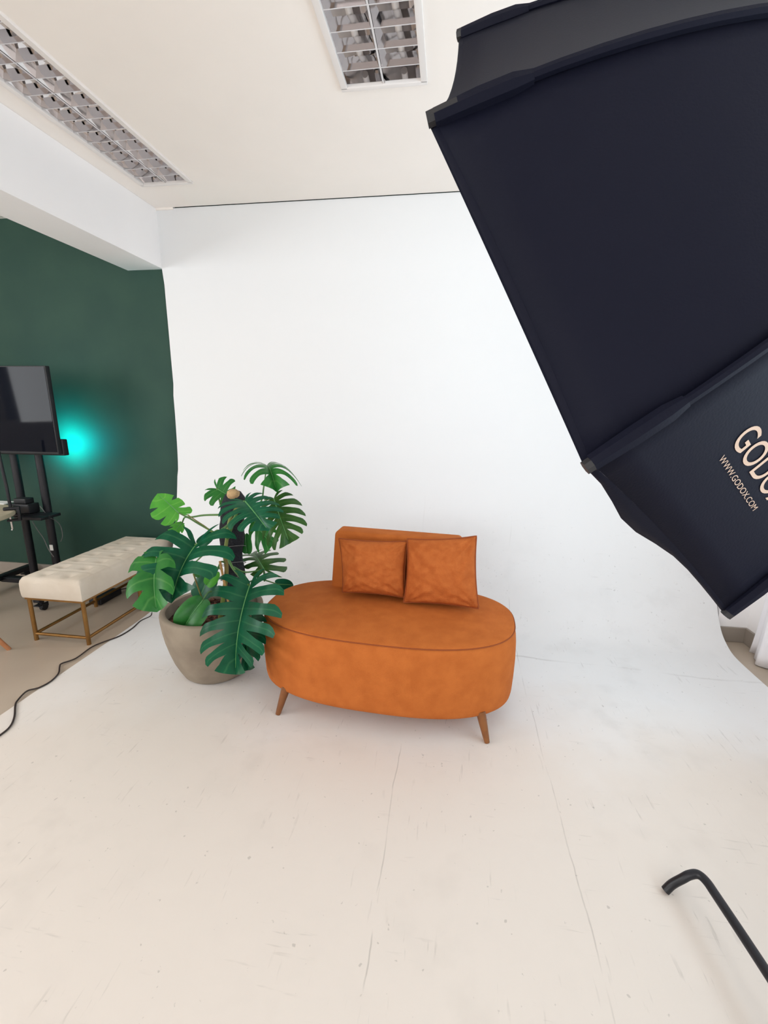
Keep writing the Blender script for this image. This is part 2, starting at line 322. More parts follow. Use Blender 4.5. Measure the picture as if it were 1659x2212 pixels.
# ------------------------------------------------------------------ ceiling luminaires
def lamp(l, label, n_bl):
    xa, xb, ya, yb = l; xm = (xa+xb)/2; zc = HC
    t = thing('ceiling_light', label, 'ceiling light', (xm, (ya+yb)/2, zc-.012), 'recessed louvered ceiling lights')
    w = .022
    m = MB()
    for (a0, a1, b0, b1) in ((xa-.016, xb+.016, ya-.016, ya+w*.3), (xa-.016, xb+.016, yb-w*.3, yb+.016), (xa-.016, xa+w*.5, ya, yb), (xb-w*.5, xb+.016, ya, yb)):
        m.box((a0, b0, zc-.012), (a1, b1, zc+.004))
    m.build('trim_frame', M_alu, t, smooth=True, bevel=.002)
    m = MB()
    for xc, x0, x1 in (((xa+xm)/2, xa+.008, xm-.003), ((xb+xm)/2, xm+.003, xb-.008)):     # two parabolic troughs
        hw = (x1-x0)/2
        sec = [(xc+hw*math.copysign(min(1, abs(u))**1.0, u), zc-.004+.075*(1-abs(u)**2.4)) for u in [k/8-1 for k in range(17)]]
        m.rings([[(x, y, z) for x, z in sec] for y in (ya+.005, yb-.005)], closed=False, cap0=False, cap1=False)
    m.box((xa+.006, ya+.003, zc-.004), (xb-.006, ya+.006, zc+.09)); m.box((xa+.006, yb-.006, zc-.004), (xb-.006, yb-.003, zc+.09))
    m.box((xa+.002, ya+.003, zc+.085), (xb-.002, yb-.003, zc+.092))
    m.build('reflector', M_mirror, t, angle=60)
    m = MB()
    m.add([(xm-.004, ya, zc-.006), (xm+.004, ya, zc-.006), (xm+.01, ya, zc+.05), (xm-.01, ya, zc+.05), (xm-.004, yb, zc-.006), (xm+.004, yb, zc-.006), (xm+.01, yb, zc+.05), (xm-.01, yb, zc+.05)], [(0,1,2,3),(4,7,6,5),(0,4,5,1),(1,5,6,2),(3,2,6,7),(0,3,7,4)])
    for k in range(1, n_bl):
        y = ya+(yb-ya)*k/n_bl
        for x0, x1 in ((xa+.01, xm-.004), (xm+.004, xb-.01)):
            n = 6
            lo = []; 
            for side in (-1, 1):
                for i in range(n+1):
                    x = x0+(x1-x0)*i/n; dip = 0.0
                    lo.append((x, y+side*.0022, zc-.006+dip)); lo.append((x, y+side*.009, zc+.034))
            b = m.add(lo, [])
            st = 2*(n+1)
            for i in range(n):
                for o_ in (0, st): m.f.append([b+o_+2*i, b+o_+2*i+2, b+o_+2*i+3, b+o_+2*i+1]); m.m.append(0)
                m.f.append([b+2*i, b+st+2*i, b+st+2*i+2, b+2*i+2]); m.m.append(0)
                m.f.append([b+2*i+1, b+2*i+3, b+st+2*i+3, b+st+2*i+1]); m.m.append(0)
    m.build('louver', M_mirror, t, angle=20)
    for xc in ((xa+xm)/2, (xb+xm)/2):
        m = MB(); m.tube([(xc, ya+.03, zc+.048), (xc, yb-.03, zc+.048)], .0135, 14); m.build('fluorescent_tube', M_tube, t)
    return t
lamp(LAMPS[0], 'long recessed louvered ceiling light beside the white ceiling beam, seen at a slant', 14)
lamp(LAMPS[1], 'recessed louvered ceiling light in the middle of the ceiling above the couch', 13)
lamp(LAMPS[2], 'recessed louvered ceiling light beside the beam, nearest the front wall', 14)
lamp(LAMPS[3], 'recessed louvered ceiling light in the middle of the ceiling towards the front wall', 13)

# ------------------------------------------------------------------ couch
SX, SY, SYAW, SA, SB, SN = -.271, 2.065, -.057, .629, .357, 2.6
def sloc(x, y, z): c, s = math.cos(SYAW), math.sin(SYAW); return Vector((SX+x*c-y*s, SY+x*s+y*c, z))
def sring(ins, z, n=96, dz=None):
    out = []
    for k in range(n):
        a = 2*PI*k/n; c, s = math.cos(a), math.sin(a)
        x = (SA-ins)*math.copysign(abs(c)**(2/SN), c); y = (SB-ins)*math.copysign(abs(s)**(2/SN), s)
        zz = z+(dz(x, y) if dz else 0); out.append(sloc(x, y, zz))
    return out
couch = thing('couch', 'rust orange suede couch with rounded ends, low backrest and wooden legs', 'couch', sloc(0, 0, .004))
m = MB()
m.rings([sring(i, z) for i, z in ((.12, .112), (.035, .109), (.014, .113), (.004, .124), (0, .145), (-.004, .22), (-.006, .31), (-.004, .38), (.0, .42), (.004, .443), (.010, .455), (.02, .458))])
m.build('base', M_suede, couch)
m = MB()
def puff(x, y): return .010*max(0, 1-(x/SA)**2)*max(0, 1-(y/SB)**2)
m.rings([sring(i, z, dz=puff) for i, z in ((.03, .44), (.007, .455), (.009, .4615), (.018, .4645), (.05, .467), (.12, .469), (.2, .470), (.27, .470), (.33, .470))])
m.build('seat', M_suede, couch)
m = MB(); ring = sring(.006, .4565); m.tube(ring+ring[:1], .0028, 6); m.build('piping', M_seam, couch)
# backrest: rounded slab on the rear half, leaning back a little
m = MB()
bx0, bx1, bz0, bz1, th_ = -.362, .372, .455, .790, .125
def brow_(y, ins):
    out = []; r = .028; zt = bz1-ins; xa, xb = bx0+ins, bx1-ins
    pts = [(xa, bz0), (xa, zt-r)]+[(xa+r-r*math.cos(t), zt-r+r*math.sin(t)) for t in [PI/2*k/6 for k in range(1, 7)]]+[(xb-r+r*math.sin(t), zt-r+r*math.cos(t)) for t in [PI/2*k/6 for k in range(0, 7)]]+[(xb, bz0)]
    for x, z in pts: out.append(sloc(x*(1-.05*(z-bz0)/.35) , y-.055*(x+.36)+.035*(z-bz0)/.35, z))
    return out
m.rings([brow_(y, i) for y, i in ((.192, .02), (.194, .010), (.200, .003), (.208, 0), (.30, 0), (.312, .004), (.318, .012), (.319, .022))])
m.build('backrest', M_suede, couch)
def sleg(fx, fy):
    d = sloc(fx, fy, .005); tx, ty = fx*.93, fy*.88; t = sloc(tx, ty, .135)
    m = MB(); n = 6; m.tube([d+(t-d)*k/n for k in range(n+1)], [.0115+.0105*(k/n)**.8 for k in range(n+1)], 16); m.build('leg', M_wood, couch)
for fx, fy in ((-.474, -.310), (.515, -.290), (-.474, .29), (.515, .29)): sleg(fx, fy)

# ------------------------------------------------------------------ pillows
def pillow(label, TL, TR, BR, BL, T, seed, tilt=0):
    mid = (BL+BR)/2; t = thing('throw_pillow', label, 'pillow', Vector((mid.x, mid.y, min(BL.z, BR.z))), 'suede throw pillows on the couch')
    N = ((TR-TL).cross(BL-TL)).normalized()
    if N.y > 0: N = -N
    rnd = random.Random(seed)
    def P(u, v, side):
        a, b = u*2-1, v*2-1
        pin = .06
        uu = .5+.5*a*(1-pin*(1-b*b)**1.0); vv = .5+.5*b*(1-pin*(1-a*a)**1.0)
        q = (BL*(1-uu)+BR*uu)*(1-vv)+(TL*(1-uu)+TR*uu)*vv
        f = (max(0, 1-a*a)**.5*max(0, 1-b*b)**.55)**.85
        f *= 1.0-.16*b                                     # filling settles towards the bottom
        w = noise.noise(Vector((a*2.2+seed, b*2.2, side*3.)))*.16+noise.noise(Vector((a*5+seed, b*5+3, side*3.)))*.10+noise.noise(Vector((a*3+b*6+seed, b*3-a*5, side*5.)))*.09
        edge = (1-abs(a))*(1-abs(b))
        cr = 0
        for sx in (-1, 1):
            for sy in (-1, 1):
                d = math.hypot(a-sx, b-sy); an = math.atan2(b-sy, a-sx)
                cr += math.exp(-(d/.75)**2)*math.sin(an*(11+seed))*.10
        crease = -.10*math.exp(-((a+.22+.1*b)/.05)**2)*max(0, b)*(1-b) if seed == 1 else -.10*math.exp(-((b+.12*a-.15)/.06)**2)*max(0, a)*(1-a)*2
        return q+N*side*T*(f*(1+w+crease)+(cr if 0 < f else 0)*min(1, f*2.2))
    m = MB(); n = 44
    m.grid(lambda u, v: P(u, v, 1), n, n); m.grid(lambda u, v: P(u, v, -1), n, n)
    m.build('cover', M_pil, t, merge=.0004, angle=80)
    rim = [P(k/n, 0, 1) for k in range(n)]+[P(1, k/n, 1) for k in range(n)]+[P(1-k/n, 1, 1) for k in range(n)]+[P(0, 1-k/n, 1) for k in range(n+1)]
    m = MB(); m.tube(rim, .0042, 6); m.build('piping', M_seam, t)
    return t
pillow('squarish rust suede pillow near the open left end of the couch backrest, slightly slumped', at(732, 1163, 2.205), at(881, 1169, 2.185), at(876, 1291, 2.12), at(740, 1279, 2.14), .078, 1)
pillow('rust suede pillow with an upturned corner rising above the right end of the couch backrest', at(880, 1164, 2.175), at(1029, 1158, 2.165), at(1034, 1315, 2.075), at(872, 1301, 2.095), .074, 2)

# ------------------------------------------------------------------ potted monstera
PX, PY = -1.246, 2.111
plant = thing('potted_monstera', 'tall split-leaf monstera in a round grey concrete pot beside the couch', 'potted plant', (PX, PY, .004))
m = MB()
outer = [(.0, .004), (.150, .004), (.166, .008), (.180, .022), (.199, .06), (.220, .11), (.238, .17), (.252, .23), (.262, .29), (.267, .34), (.268, .372), (.266, .382), (.260, .387), (.244, .388), (.237, .384), (.234, .37), (.231, .30), (.226, .24)]
prof_ = outer
rg = []
for r, z in prof_:
    rg.append([(PX+(r*(1+.004*noise.noise(Vector((math.cos(a)*4, math.sin(a)*4, z*9))))*math.cos(a)), PY+r*math.sin(a), z-(.006*max(0, noise.noise(Vector((math.cos(a)*9, math.sin(a)*9, 2)))-.35) if z > .38 else 0)) for a in [2*PI*k/96 for k in range(96)]])
m.rings(rg, cap0=False, cap1=False); m.build('pot', M_conc, plant, merge=.0003)
m = MB()
def soil(u, v):
    r = .232*math.sqrt(u) if u > 0 else 0; a = 2*PI*v; return (PX+r*math.cos(a), PY+r*math.sin(a), .322+.012*noise.noise(Vector((r*math.cos(a)*30, r*math.sin(a)*30, 1))))
m.grid(soil, 14, 48); m.build('soil', M_soil, plant, merge=.0005)
m = MB(); rnd = random.Random(3)
for k in range(230):
    r = .225*math.sqrt(rnd.random()); a = rnd.random()*2*PI; s = rnd.uniform(.006, .014)
    xf = Matrix.Translation((PX+r*math.cos(a), PY+r*math.sin(a), .328+rnd.uniform(0, .012))) @ Matrix.Rotation(rnd.random()*6, 4, 'Z') @ Matrix.Rotation(rnd.uniform(-.7, .7), 4, 'X')
    m.box((-s, -s*.7, -s*.4), (s, s*.7, s*.4), 0, xf)
ob = m.build('bark_mulch', M_bark, plant, smooth=False, bevel=.0015); ob['kind'] = 'stuff'
# moss pole
pb, pt_ = Vector((-1.165, 2.17, .31)), at(507, 1060, 2.22)
m = MB(); n = 26; rs = []; pts = []
for k in range(n+1):
    t = k/n; q = pb+(pt_-pb)*t+Vector((.012*math.sin(t*7), .006*math.sin(t*5), 0)); pts.append(q)
    rs.append((.056+.006*math.sin(t*11)+.004*math.sin(t*23)+.004*noise.noise(Vector((t*20, 0, 0))))*(1 if t < .93 else 1-.5*((t-.93)/.07)**2)*(.86+.3*t))
m.tube(pts, rs, 20); pole = m.build('moss_pole', M_pole, plant)
m = MB(); d = (pt_-pb).normalized(); q0 = pt_-d*.075+Vector((.006, -.026, 0)); m.tube([q0, q0+d*.02, q0+d*.05, q0+d*.075, q0+d*.088], [.020, .033, .036, .032, .014], 14); m.build('log_core', M_log, pole)
m = MB()
for ph in (.55, .42, .3):
    c0 = pb+(pt_-pb)*ph; rr = .066
    m.tube([c0+Vector((rr*math.cos(a), rr*math.sin(a), .03*math.cos(a+1))) for a in [2*PI*k/24 for k in range(25)]], .0018, 5)
m.build('tie_string', M_cablew, pole)
# climbing stem
stem_pts = spline([(-1.19, 2.07, .31), at(489, 1240, 2.09), at(486, 1200, 2.08), at(490, 1165, 2.09), at(497, 1120, 2.12), at(520, 1085, 2.18)], 6)
m = MB(); m.tube(stem_pts, [.013-.006*k/(len(stem_pts)-1) for k in range(len(stem_pts))], 10); m.build('main_stem', M_stem, plant)
m = MB(); m.tube([at(493, 1300, 2.03), at(475, 1212, 2.06)], [.006, .0065], 8); m.build('cane_stake', M_cane, plant)
def leaf(base, tip, A, B, K=6, t0=.36, gap=.42, arch=.10, droop=.06, mtl=None, seed=0, simple=False, heart=1.0, rib=.0032):
    U = tip-base; L = U.length; uw = .32; RA = A-(base+U*uw); RB = B-(base+U*uw)
    N = U.cross(RB-RA).normalized(); ref = Vector((0, 0, .55))+(CAM-base).normalized()*.5
    if N.dot(ref) < 0: N = -N
    rnd = random.Random(seed)
    def pos(u, v):
        R = RA if v < 0 else RB; av = abs(v); wl = R.length
        return base+U*u+R*av+N*(arch*L*(4*u*(1-u) if u > 0 else 2*u)*.55+arch*wl*4*av*(1-av)*.55-droop*wl*av*av*av)-N*0.03*wl*(0 if av > .1 else (1-av/.1))
    cp = [(-.03, .02), (-.17*heart, .22), (-.20*heart, .55), (-.06, .88), (.24, 1.0), (.52, .96), (.76, .74), (.92, .40), (1.0, 0.0)]
    marg = spline([(a, b, 0) for a, b in cp], 8); nm = len(marg)-1
    def mg(s): x = max(0, min(1, s))*nm; i = min(int(x), nm-1); return marg[i].lerp(marg[i+1], x-i)
    def pt2(s, t):
        q = mg(s); m0 = Vector((max(0, (s-.30)/.70)*.92, 0, 0)); c = (m0+q)*.5+Vector((-.05 if s < .3 else -.10*(1-s), .07*min(1, q.y*3), 0))
        return m0*(1-t)**2+c*2*t*(1-t)+q*t*t
    m = MB(); nt_ = 12; na = 4
    for side in (-1, 1):
        K_ = 1 if simple else K
        t0s = [min(.85, t0*(1+rnd.uniform(-.3, .35))) for _ in range(K_+1)]
        if not simple: t0s[0] = 0; t0s[K_] = 0.0
        bnd = [0]+[.26+(.94-.26)*(k/(K-1)) for k in range(K-1)]+[1.0] if K > 1 else [0, 1]
        ln = [rnd.uniform(.93, 1.04) for _ in range(K_)]
        if not simple: ln[-1] = 1.0
        for i in range(K_):
            sc0, sc1 = (bnd[i], bnd[i+1]) if not simple else (0, 1)
            verts = []; uvs = []; nn = nt_ if not simple else 8; ma = na if not simple else 24
            for j in range(nn+1):
                t = j/nn
                for a in range(ma+1):
                    x = a/ma                               # 0 at the boundary towards the base, 1 towards the tip
                    s = sc0+(sc1-sc0)*x; half = (sc1-sc0)*.5; cs = (sc0+sc1)*.5
                    if not simple:
                        lo = 0 if i == 0 else t0s[i]; hi = t0s[i+1] if i < K_-1 else 9
                        g0 = 0 if (i == 0 or t < lo) else gap*min(1, ((t-lo)/.34))**.75
                        g1 = 0 if (t < hi) else gap*min(1, ((t-hi)/.34))**.75
                        s = sc0+half*g0+(sc1-sc0-half*(g0+g1))*x
                        if t > .8 and i < K_-1:
                            e = ((t-.8)/.2)**2; cs2 = sc0+(sc1-sc0)*.80; s = s+(cs2-s)*e*.60
                    tt = t*(ln[i] if t > .3 else 1) if not simple else t
                    q = pt2(s, tt); verts.append(pos(q.x, q.y*side)); uvs.append(((x*2-1) if not simple else .9, t))
            fs = []
            for j in range(nn):
                for a in range(ma):
                    q = j*(ma+1)+a; fs.append((q, q+1, q+ma+2, q+ma+1))
            m.add(verts, fs, 0, uvs)
    for k, v in list(m.uv.items()): pass
    rp = [pos(.92*k/10, 0)+N*.001 for k in range(11)]
    m.tube(rp, [rib*(1-.75*k/10) for k in range(11)], 6, 1)
    return m, N
LEAF = {'d': M_ld, 'm': M_lm, 'b': M_lb, 'o': M_lo}
M_rib = mat('leaf_midrib', srgb(98, 160, 92), .45, col2=srgb(84, 146, 84), scale=20)
def put(label, b, t, A, B, att, mid=None, c='d', pr=.0042, **kw):
    base = at(*b); m, N = leaf(base, at(*t), at(*A), at(*B), **kw)
    o = m.build('leaf', [LEAF[c], M_rib], plant, merge=.0006, angle=75)
    if label: o['label'] = label
    if att:
        a = at(*att); pts = [a]+[at(*q) for q in (mid or [])]+[base]
        if not mid: pts = [a, (a+base)/2+Vector((0, 0, .03)), base]
        pts = spline(pts, 6); mm = MB(); n = len(pts); mm.tube(pts, [pr*1.35-(pr*.5)*k/(n-1) for k in range(n)], 8)
        mm.build('petiole', M_pet, o)
    return o
put('largest dark leaf hanging over the pot rim', (538, 1264, 1.93), (507, 1458, 1.775), (432, 1338, 1.83), (603, 1338, 1.745), (488, 1190, 2.07), [(500, 1222, 2.02), (522, 1250, 1.97)], c='d', K=8, t0=.27, gap=.40, arch=.14, droop=.18, seed=1, pr=.006, rib=.0045)
put(None, (540, 1335, 1.96), (533, 1448, 1.83), (516, 1400, 1.86), (577, 1385, 1.80), (495, 1270, 2.05), None, c='d', K=5, t0=.3, gap=.4, seed=2)
put('broad leaf with long fingers reaching over the bench', (421, 1177, 1.93), (368, 1302, 1.72), (300, 1200, 1.80), (500, 1198, 1.80), (505, 1124, 2.10), [(484, 1141, 2.0), (445, 1166, 1.95)], c='d', K=5, t0=.20, gap=.42, arch=.18, droop=.18, seed=3, pr=.0055, heart=1.5, rib=.0045)
put('glossy mid-green leaf lowest on the bench side', (337, 1207, 1.80), (338, 1322, 1.64), (272, 1262, 1.70), (378, 1252, 1.70), (478, 1185, 2.06), [(430, 1196, 1.98), (372, 1190, 1.86)], c='m', K=4, t0=.42, gap=.34, arch=.12, droop=.12, seed=4)
put('bright young leaf in front of the green wall', (386, 1108, 2.05), (340, 1066, 2.02), (334, 1126, 1.98), (403, 1086, 2.10), (478, 1112, 2.12), [(440, 1113, 2.10), (408, 1117, 2.07)], c='b', K=4, t0=.40, gap=.22, arch=.06, droop=.04, seed=5)
put('small bright leaf under the young leaf', (393, 1130, 2.10), (374, 1152, 2.02), (366, 1138, 2.04), (393, 1152, 2.06), (462, 1150, 2.12), [(430, 1132, 2.10), (402, 1117, 2.08)], c='b', K=3, t0=.5, gap=.3, arch=.06, seed=6)
put('wide dark leaf covering the top of the pole', (529, 1082, 1.97), (580, 1146, 1.82), (474, 1128, 1.86), (602, 1086, 1.94), (492, 1162, 2.07), [(503, 1130, 2.0), (515, 1100, 1.97)], c='d', K=7, t0=.26, gap=.36, arch=.12, droop=.14, seed=7, pr=.007, rib=.004)
put('olive leaf hanging on the couch side', (592, 1078, 2.12), (626, 1174, 2.02), (566, 1160, 2.04), (660, 1108, 2.14), (512, 1140, 2.18), [(545, 1110, 2.18), (576, 1080, 2.15)], c='o', K=7, t0=.22, gap=.34, arch=.24, droop=.16, seed=8)
put(None, (548, 1124, 2.22), (588, 1178, 2.14), (552, 1188, 2.15), (598, 1140, 2.2), (505, 1165, 2.18), None, c='m', K=4, t0=.3, gap=.5, arch=.14, seed=9)
put('topmost leaf with fingers hanging like an umbrella', (576, 1005, 2.24), (598, 1062, 2.04), (521, 1036, 2.08), (648, 1042, 2.12), (515, 1120, 2.20), [(560, 1090, 2.22), (570, 1050, 2.22)], c='m', K=6, t0=.16, gap=.44, arch=.34, droop=.25, seed=10)
put('leaf behind the bare top of the pole', (468, 1055, 2.30), (502, 1076, 2.30), (448, 1090, 2.24), (500, 1032, 2.34), (500, 1130, 2.24), [(480, 1100, 2.26), (472, 1072, 2.28)], c='m', K=4, t0=.38, gap=.4, arch=.12, seed=11, heart=1.8)
put('small split leaf above the back edge of the seat', (571, 1230, 2.16), (543, 1194, 2.40), (524, 1224, 2.26), (614, 1206, 2.3), (505, 1225, 2.12), [(530, 1236, 2.14)], c='o', K=6, t0=.22, gap=.45, arch=.14, seed=12, heart=2.2)
put('plain oval leaf standing inside the pot', (437, 1298, 1.99), (396, 1356, 1.93), (384, 1316, 1.95), (440, 1345, 1.93), (468, 1282, 2.08), None, c='m', simple=True, arch=.1, seed=13)
put('small leaf peeping out above the couch seat', (600, 1262, 2.42), (634, 1264, 2.42), (612, 1250, 2.44), (612, 1274, 2.40), (515, 1265, 2.2), [(560, 1252, 2.32)], c='d', simple=True, arch=.05, seed=14)
put(None, (452, 1245, 2.16), (430, 1294, 2.12), (416, 1262, 2.14), (464, 1276, 2.12), (480, 1230, 2.1), None, c='d', simple=True, arch=.05, seed=15)
put(None, (420, 1216, 2.08), (428, 1248, 2.06), (414, 1228, 2.08), (432, 1232, 2.06), (482, 1190, 2.1), None, c='m', simple=True, seed=16)
put(None, (530, 1156, 2.26), (534, 1196, 2.22), (520, 1178, 2.24), (545, 1180, 2.24), (505, 1150, 2.2), None, c='m', simple=True, seed=17)
put(None, (456, 1154, 2.22), (428, 1176, 2.2), (434, 1158, 2.2), (448, 1178, 2.18), (490, 1160, 2.12), None, c='d', simple=True, seed=18)
put(None, (468, 1236, 2.06), (446, 1264, 2.02), (446, 1242, 2.04), (466, 1262, 2.02), (488, 1216, 2.08), None, c='b', simple=True, seed=19)
m = MB(); m.tube(spline([at(418, 1240, 2.04), at(430, 1275, 2.05), at(440, 1302, 2.06), at(446, 1325, 2.08)], 5), .004, 8); m.build('aerial_root', M_stem, plant)
m = MB(); m.tube(spline([at(505, 1118, 2.12), at(470, 1152, 2.12), at(440, 1135, 2.1), at(405, 1112, 2.06)], 6), .003, 8); m.build('aerial_root', M_stem, plant)

# ------------------------------------------------------------------ velvet bench
bench = thing('bench', 'long tufted beige velvet bench on a brass frame by the green wall', 'bench', (-2.35, 2.66, 0))
BX0, BX1, BY0, BY1 = -2.555, -2.145, 2.205, 3.13
m = MB()
def ctop(u, v):
    x = BX0+(BX1-BX0)*u; y = BY0+(BY1-BY0)*v
    ex = min(u, 1-u)*(BX1-BX0); ey = min(v, 1-v)*(BY1-BY0); e = min(ex, ey)
    z = .424+.014*min(1, e/.05)-.016*max(0, 1-e/.012)**2
    for i in range(2):
        for j in range(7):
            bx = BX0+.41*(.3+.4*i); by = BY0+(BY1-BY0)*(j+.5)/7
            d2 = (x-bx)**2+(y-by)**2; z -= .020*math.exp(-d2/.0008)
    for j in range(1, 7): z -= .005*math.exp(-((y-BY0-(BY1-BY0)*j/7)/.01)**2)*(1 if e > .03 else .4)
    return (x, y, z)
m.grid(ctop, 36, 84)
N1 = 84
rim_ = [ctop(k/36, 0) for k in range(36)]+[ctop(1, k/84) for k in range(84)]+[ctop(1-k/36, 1) for k in range(36)]+[ctop(0, 1-k/84) for k in range(84)]
bul = lambda p, q: (p[0]+q*(1 if p[0] > -2.35 else -1)*(abs(p[0]+2.35)/.205)**8, p[1]+q*(1 if p[1] > 2.66 else -1)*(abs(p[1]-2.667)/.4625)**20, p[2])
m.rings([[(*bul(p, q)[:2], z if z else p[2]) for p in rim_] for q, z in ((0, None), (.004, .39), (.005, .35), (.003, .31), (0, .298))], cap0=False, cap1=True)
m.build('cushion', M_velvet, bench, merge=.0005, angle=50)
lx = (-2.535, -2.165); ly = (2.228, 2.72, 3.105)
for y in ly:
    for x in lx:
        m = MB(); m.tube([(x, y, 0), (x, y, .285)], .0125, 12); m.build('leg', M_brass, bench)
m = MB()
m.box((BX0+.006, BY0+.006, .283), (BX0+.03, BY1-.006, .297)); m.box((BX1-.03, BY0+.006, .283), (BX1-.006, BY1-.006, .297)); m.box((BX0+.03, BY0+.006, .283), (BX1-.03, BY0+.03, .297)); m.box((BX0+.03, BY1-.03, .283), (BX1-.03, BY1-.006, .297))
m.build('frame', M_brass, bench, smooth=False)
for x in lx:
    m = MB(); m.tube([(x, ly[0], .045), (x, ly[2], .045)], .010, 10); m.build('rail', M_brass, bench)
for y in (ly[0], ly[2]):
    m = MB(); m.tube([(lx[0], y, .045), (lx[1], y, .045)], .010, 10); m.build('rail', M_brass, bench)

# ------------------------------------------------------------------ television on its trolley
tv = thing('television', 'black flat-screen television in front of the green wall, glowing cyan behind', 'television', (-3.3, 2.83, 1.105))
m = MB(); m.box((-3.87, 2.80, 1.112), (-2.728, 2.836, 1.713)); m.build('cabinet', M_blackp, tv, bevel=.004)
m = MB(); m.box((-3.862, 2.798, 1.128), (-2.736, 2.7995, 1.706)); m.build('screen', M_screen, tv, smooth=False)
m = MB(); m.box((-3.8, 2.837, 1.100), (-2.722, 2.885, 1.215)); m.build('rear_housing', M_blackp, tv, bevel=.006)
trol = thing('tv_trolley', 'black trolley with two poles and castors carrying the television', 'trolley', (-3.2, 2.92, 0))
m = MB(); m.tube([(-3.02, 3.03, 1.21), (-3.02, 3.03, 1.10)], .010, 10); ll = m.build('led_tube', M_cyan, trol); ll['label'] = 'cyan light tube behind the screen'
m = MB(); m.tube([(-3.02, 3.022, 1.16), (-3.02, 2.95, 1.16)], .006, 8); m.build('tube_holder', M_black, trol)
for x in (-3.02, -3.235):
    m = MB(); m.tube([(x, 2.925, .07), (x, 2.925, 1.55)], .027, 16); m.build('pole', M_black, trol)
m = MB(); m.box((-3.53, 2.895, .058), (-2.83, 2.955, .098)); m.build('crossbar', M_black, trol, bevel=.004)
for x in (-2.862, -3.53):
    m = MB(); m.box((x-.028, 2.56, .075), (x+.028, 3.17, .115)); m.build('foot', M_black, trol, bevel=.005)
    for y in (2.6, 3.13):
        m = MB(); m.tube([(x, y, .05), (x, y, .08)], .014, 10); m.box((x-.02, y-.014, .03), (x-.015, y+.035, .06)); m.box((x+.015, y-.014, .03), (x+.02, y+.035, .06)); m.box((x-.022, y-.045, .048), (x+.022, y+.02, .056))
        cst = m.build('castor', M_blackp, trol)
        m = MB(); m.tube([(x-.012, y+.012, .026), (x+.012, y+.012, .026)], .026, 20); w_ = m.build('wheel', M_blackp, cst)
m = MB(); m.box((-3.42, 2.79, .64), (-2.88, 2.895, .662)); m.box((-3.1, 2.72, .64), (-2.88, 2.79, .662)); m.build('shelf', M_black, trol, bevel=.004)
m = MB(); m.box((-3.3, 2.955, 1.2), (-2.96, 2.962, 1.6)); m.box((-3.25, 2.887, 1.12), (-3.01, 2.897, 1.2)); m.build('bracket', M_black, trol, smooth=False)
m = MB(); m.box((-3.2, 2.80, .663), (-3.05, 2.893, .735)); m.box((-3.18, 2.81, .735), (-3.08, 2.885, .775)); tag(m.build('media_box', M_blackp, bevel=.006), 'small black device lying on the trolley shelf behind the round tabletop', 'device')
m = MB(); m.tube(spline([at(86, 1093, 2.87), at(95, 1104, 2.86), at(106, 1117, 2.9), at(121, 1125, 2.95), at(131, 1137, 2.97), at(135, 1158, 2.97), at(131, 1170, 2.96)], 5), .0028, 6); tag(m.build('cable', M_cablew), 'thin grey cable looping off the trolley shelf in front of the green wall', 'cable')
m = MB(); m.tube(spline([at(70, 1126, 2.86), at(80, 1143, 2.86), at(94, 1163, 2.87), at(104, 1185, 2.87), at(116, 1203, 2.88)], 5), .003, 6); o = m.build('cable', M_cablew); tag(o, 'thin grey cable with a white tag dangling beside the trolley pole', 'cable')
m = MB(); q = at(111, 1183, 2.868); m.box((q.x-.013, q.y-.002, q.z-.022), (q.x+.013, q.y+.002, q.z+.022)); m.v = list(m.v); m.build('tag', M_paper, None, smooth=False).parent = None
tg = bpy.data.objects['tag']; tg.parent = o; tg.location = tg.location-o.location

# ------------------------------------------------------------------ round table, clamp, chair
DC = Vector((-3.32, 2.37, 0)); tb = thing('round_table', 'round table with a thick pale top at the edge of the room', 'table', DC)
m = MB(); m.lathe([(0, .700), (.40, .700), (.425, .704), (.43, .709), (.43, .728), (.426, .733), (.40, .735), (0, .735)], DC, 72); m.build('tabletop', M_disc, tb, merge=.0003)
m = MB(); m.lathe([(0, .03), (.15, .03), (.03, .06), (.03, .699), (0, .699)], DC, 24); m.build('pedestal', M_black, tb, merge=.0003)
m = MB(); m.lathe([(0, .0), (.19, .0), (.19, .02), (.15, .03), (0, .03)], DC, 32); m.build('foot_plate', M_black, tb, merge=.0003)
q = onz(7, 1103, .735); dr = (q-DC); dr.z = 0; dr.normalize(); e = DC+dr*.425; side = Vector((-dr.y, dr.x, 0))
ca = thing('clamp_arm', 'black clamp with a thin upright arm gripping the round tabletop', 'clamp', (e.x, e.y, .66))
X = Matrix((dr, side, Vector((0, 0, 1)))).transposed().to_4x4(); X.translation = Vector((e.x, e.y, 0))
m = MB(); m.box((-.06, -.02, .737), (.03, .02, .755), 0, X); m.box((.012, -.02, .66), (.03, .02, .74), 0, X); m.box((-.05, -.02, .655), (.03, .02, .668), 0, X); m.build('clamp_body', M_black, ca, bevel=.003)
m = MB(); m.tube([X @ Vector((-.02, 0, .755)), X @ Vector((-.02, 0, .9)), X @ Vector((-.03, -.005, 1.2))], .010, 10); m.build('arm', M_black, ca)
m = MB(); m.tube([X @ Vector((-.03, 0, .697)), X @ Vector((-.03, 0, .60))], .006, 8); m.tube([X @ Vector((-.03, -.03, .6)), X @ Vector((-.03, .03, .595))], .005, 8); m.build('screw', M_chrome, ca)
q = onz(4, 1087, .738); m = MB(); m.box((q.x-.09, q.y-.03, .736), (q.x+.05, q.y+.06, .742)); tag(m.build('paper', M_paper, smooth=False), 'white papers lying on the round tabletop behind the clamp', 'paper')
ch = thing('chair', 'chair with splayed light wooden legs, one foot showing in front of the bench', 'chair', (-2.84, 1.78, 0))
cc = Vector((-2.84, 1.78, 0))
m = MB()
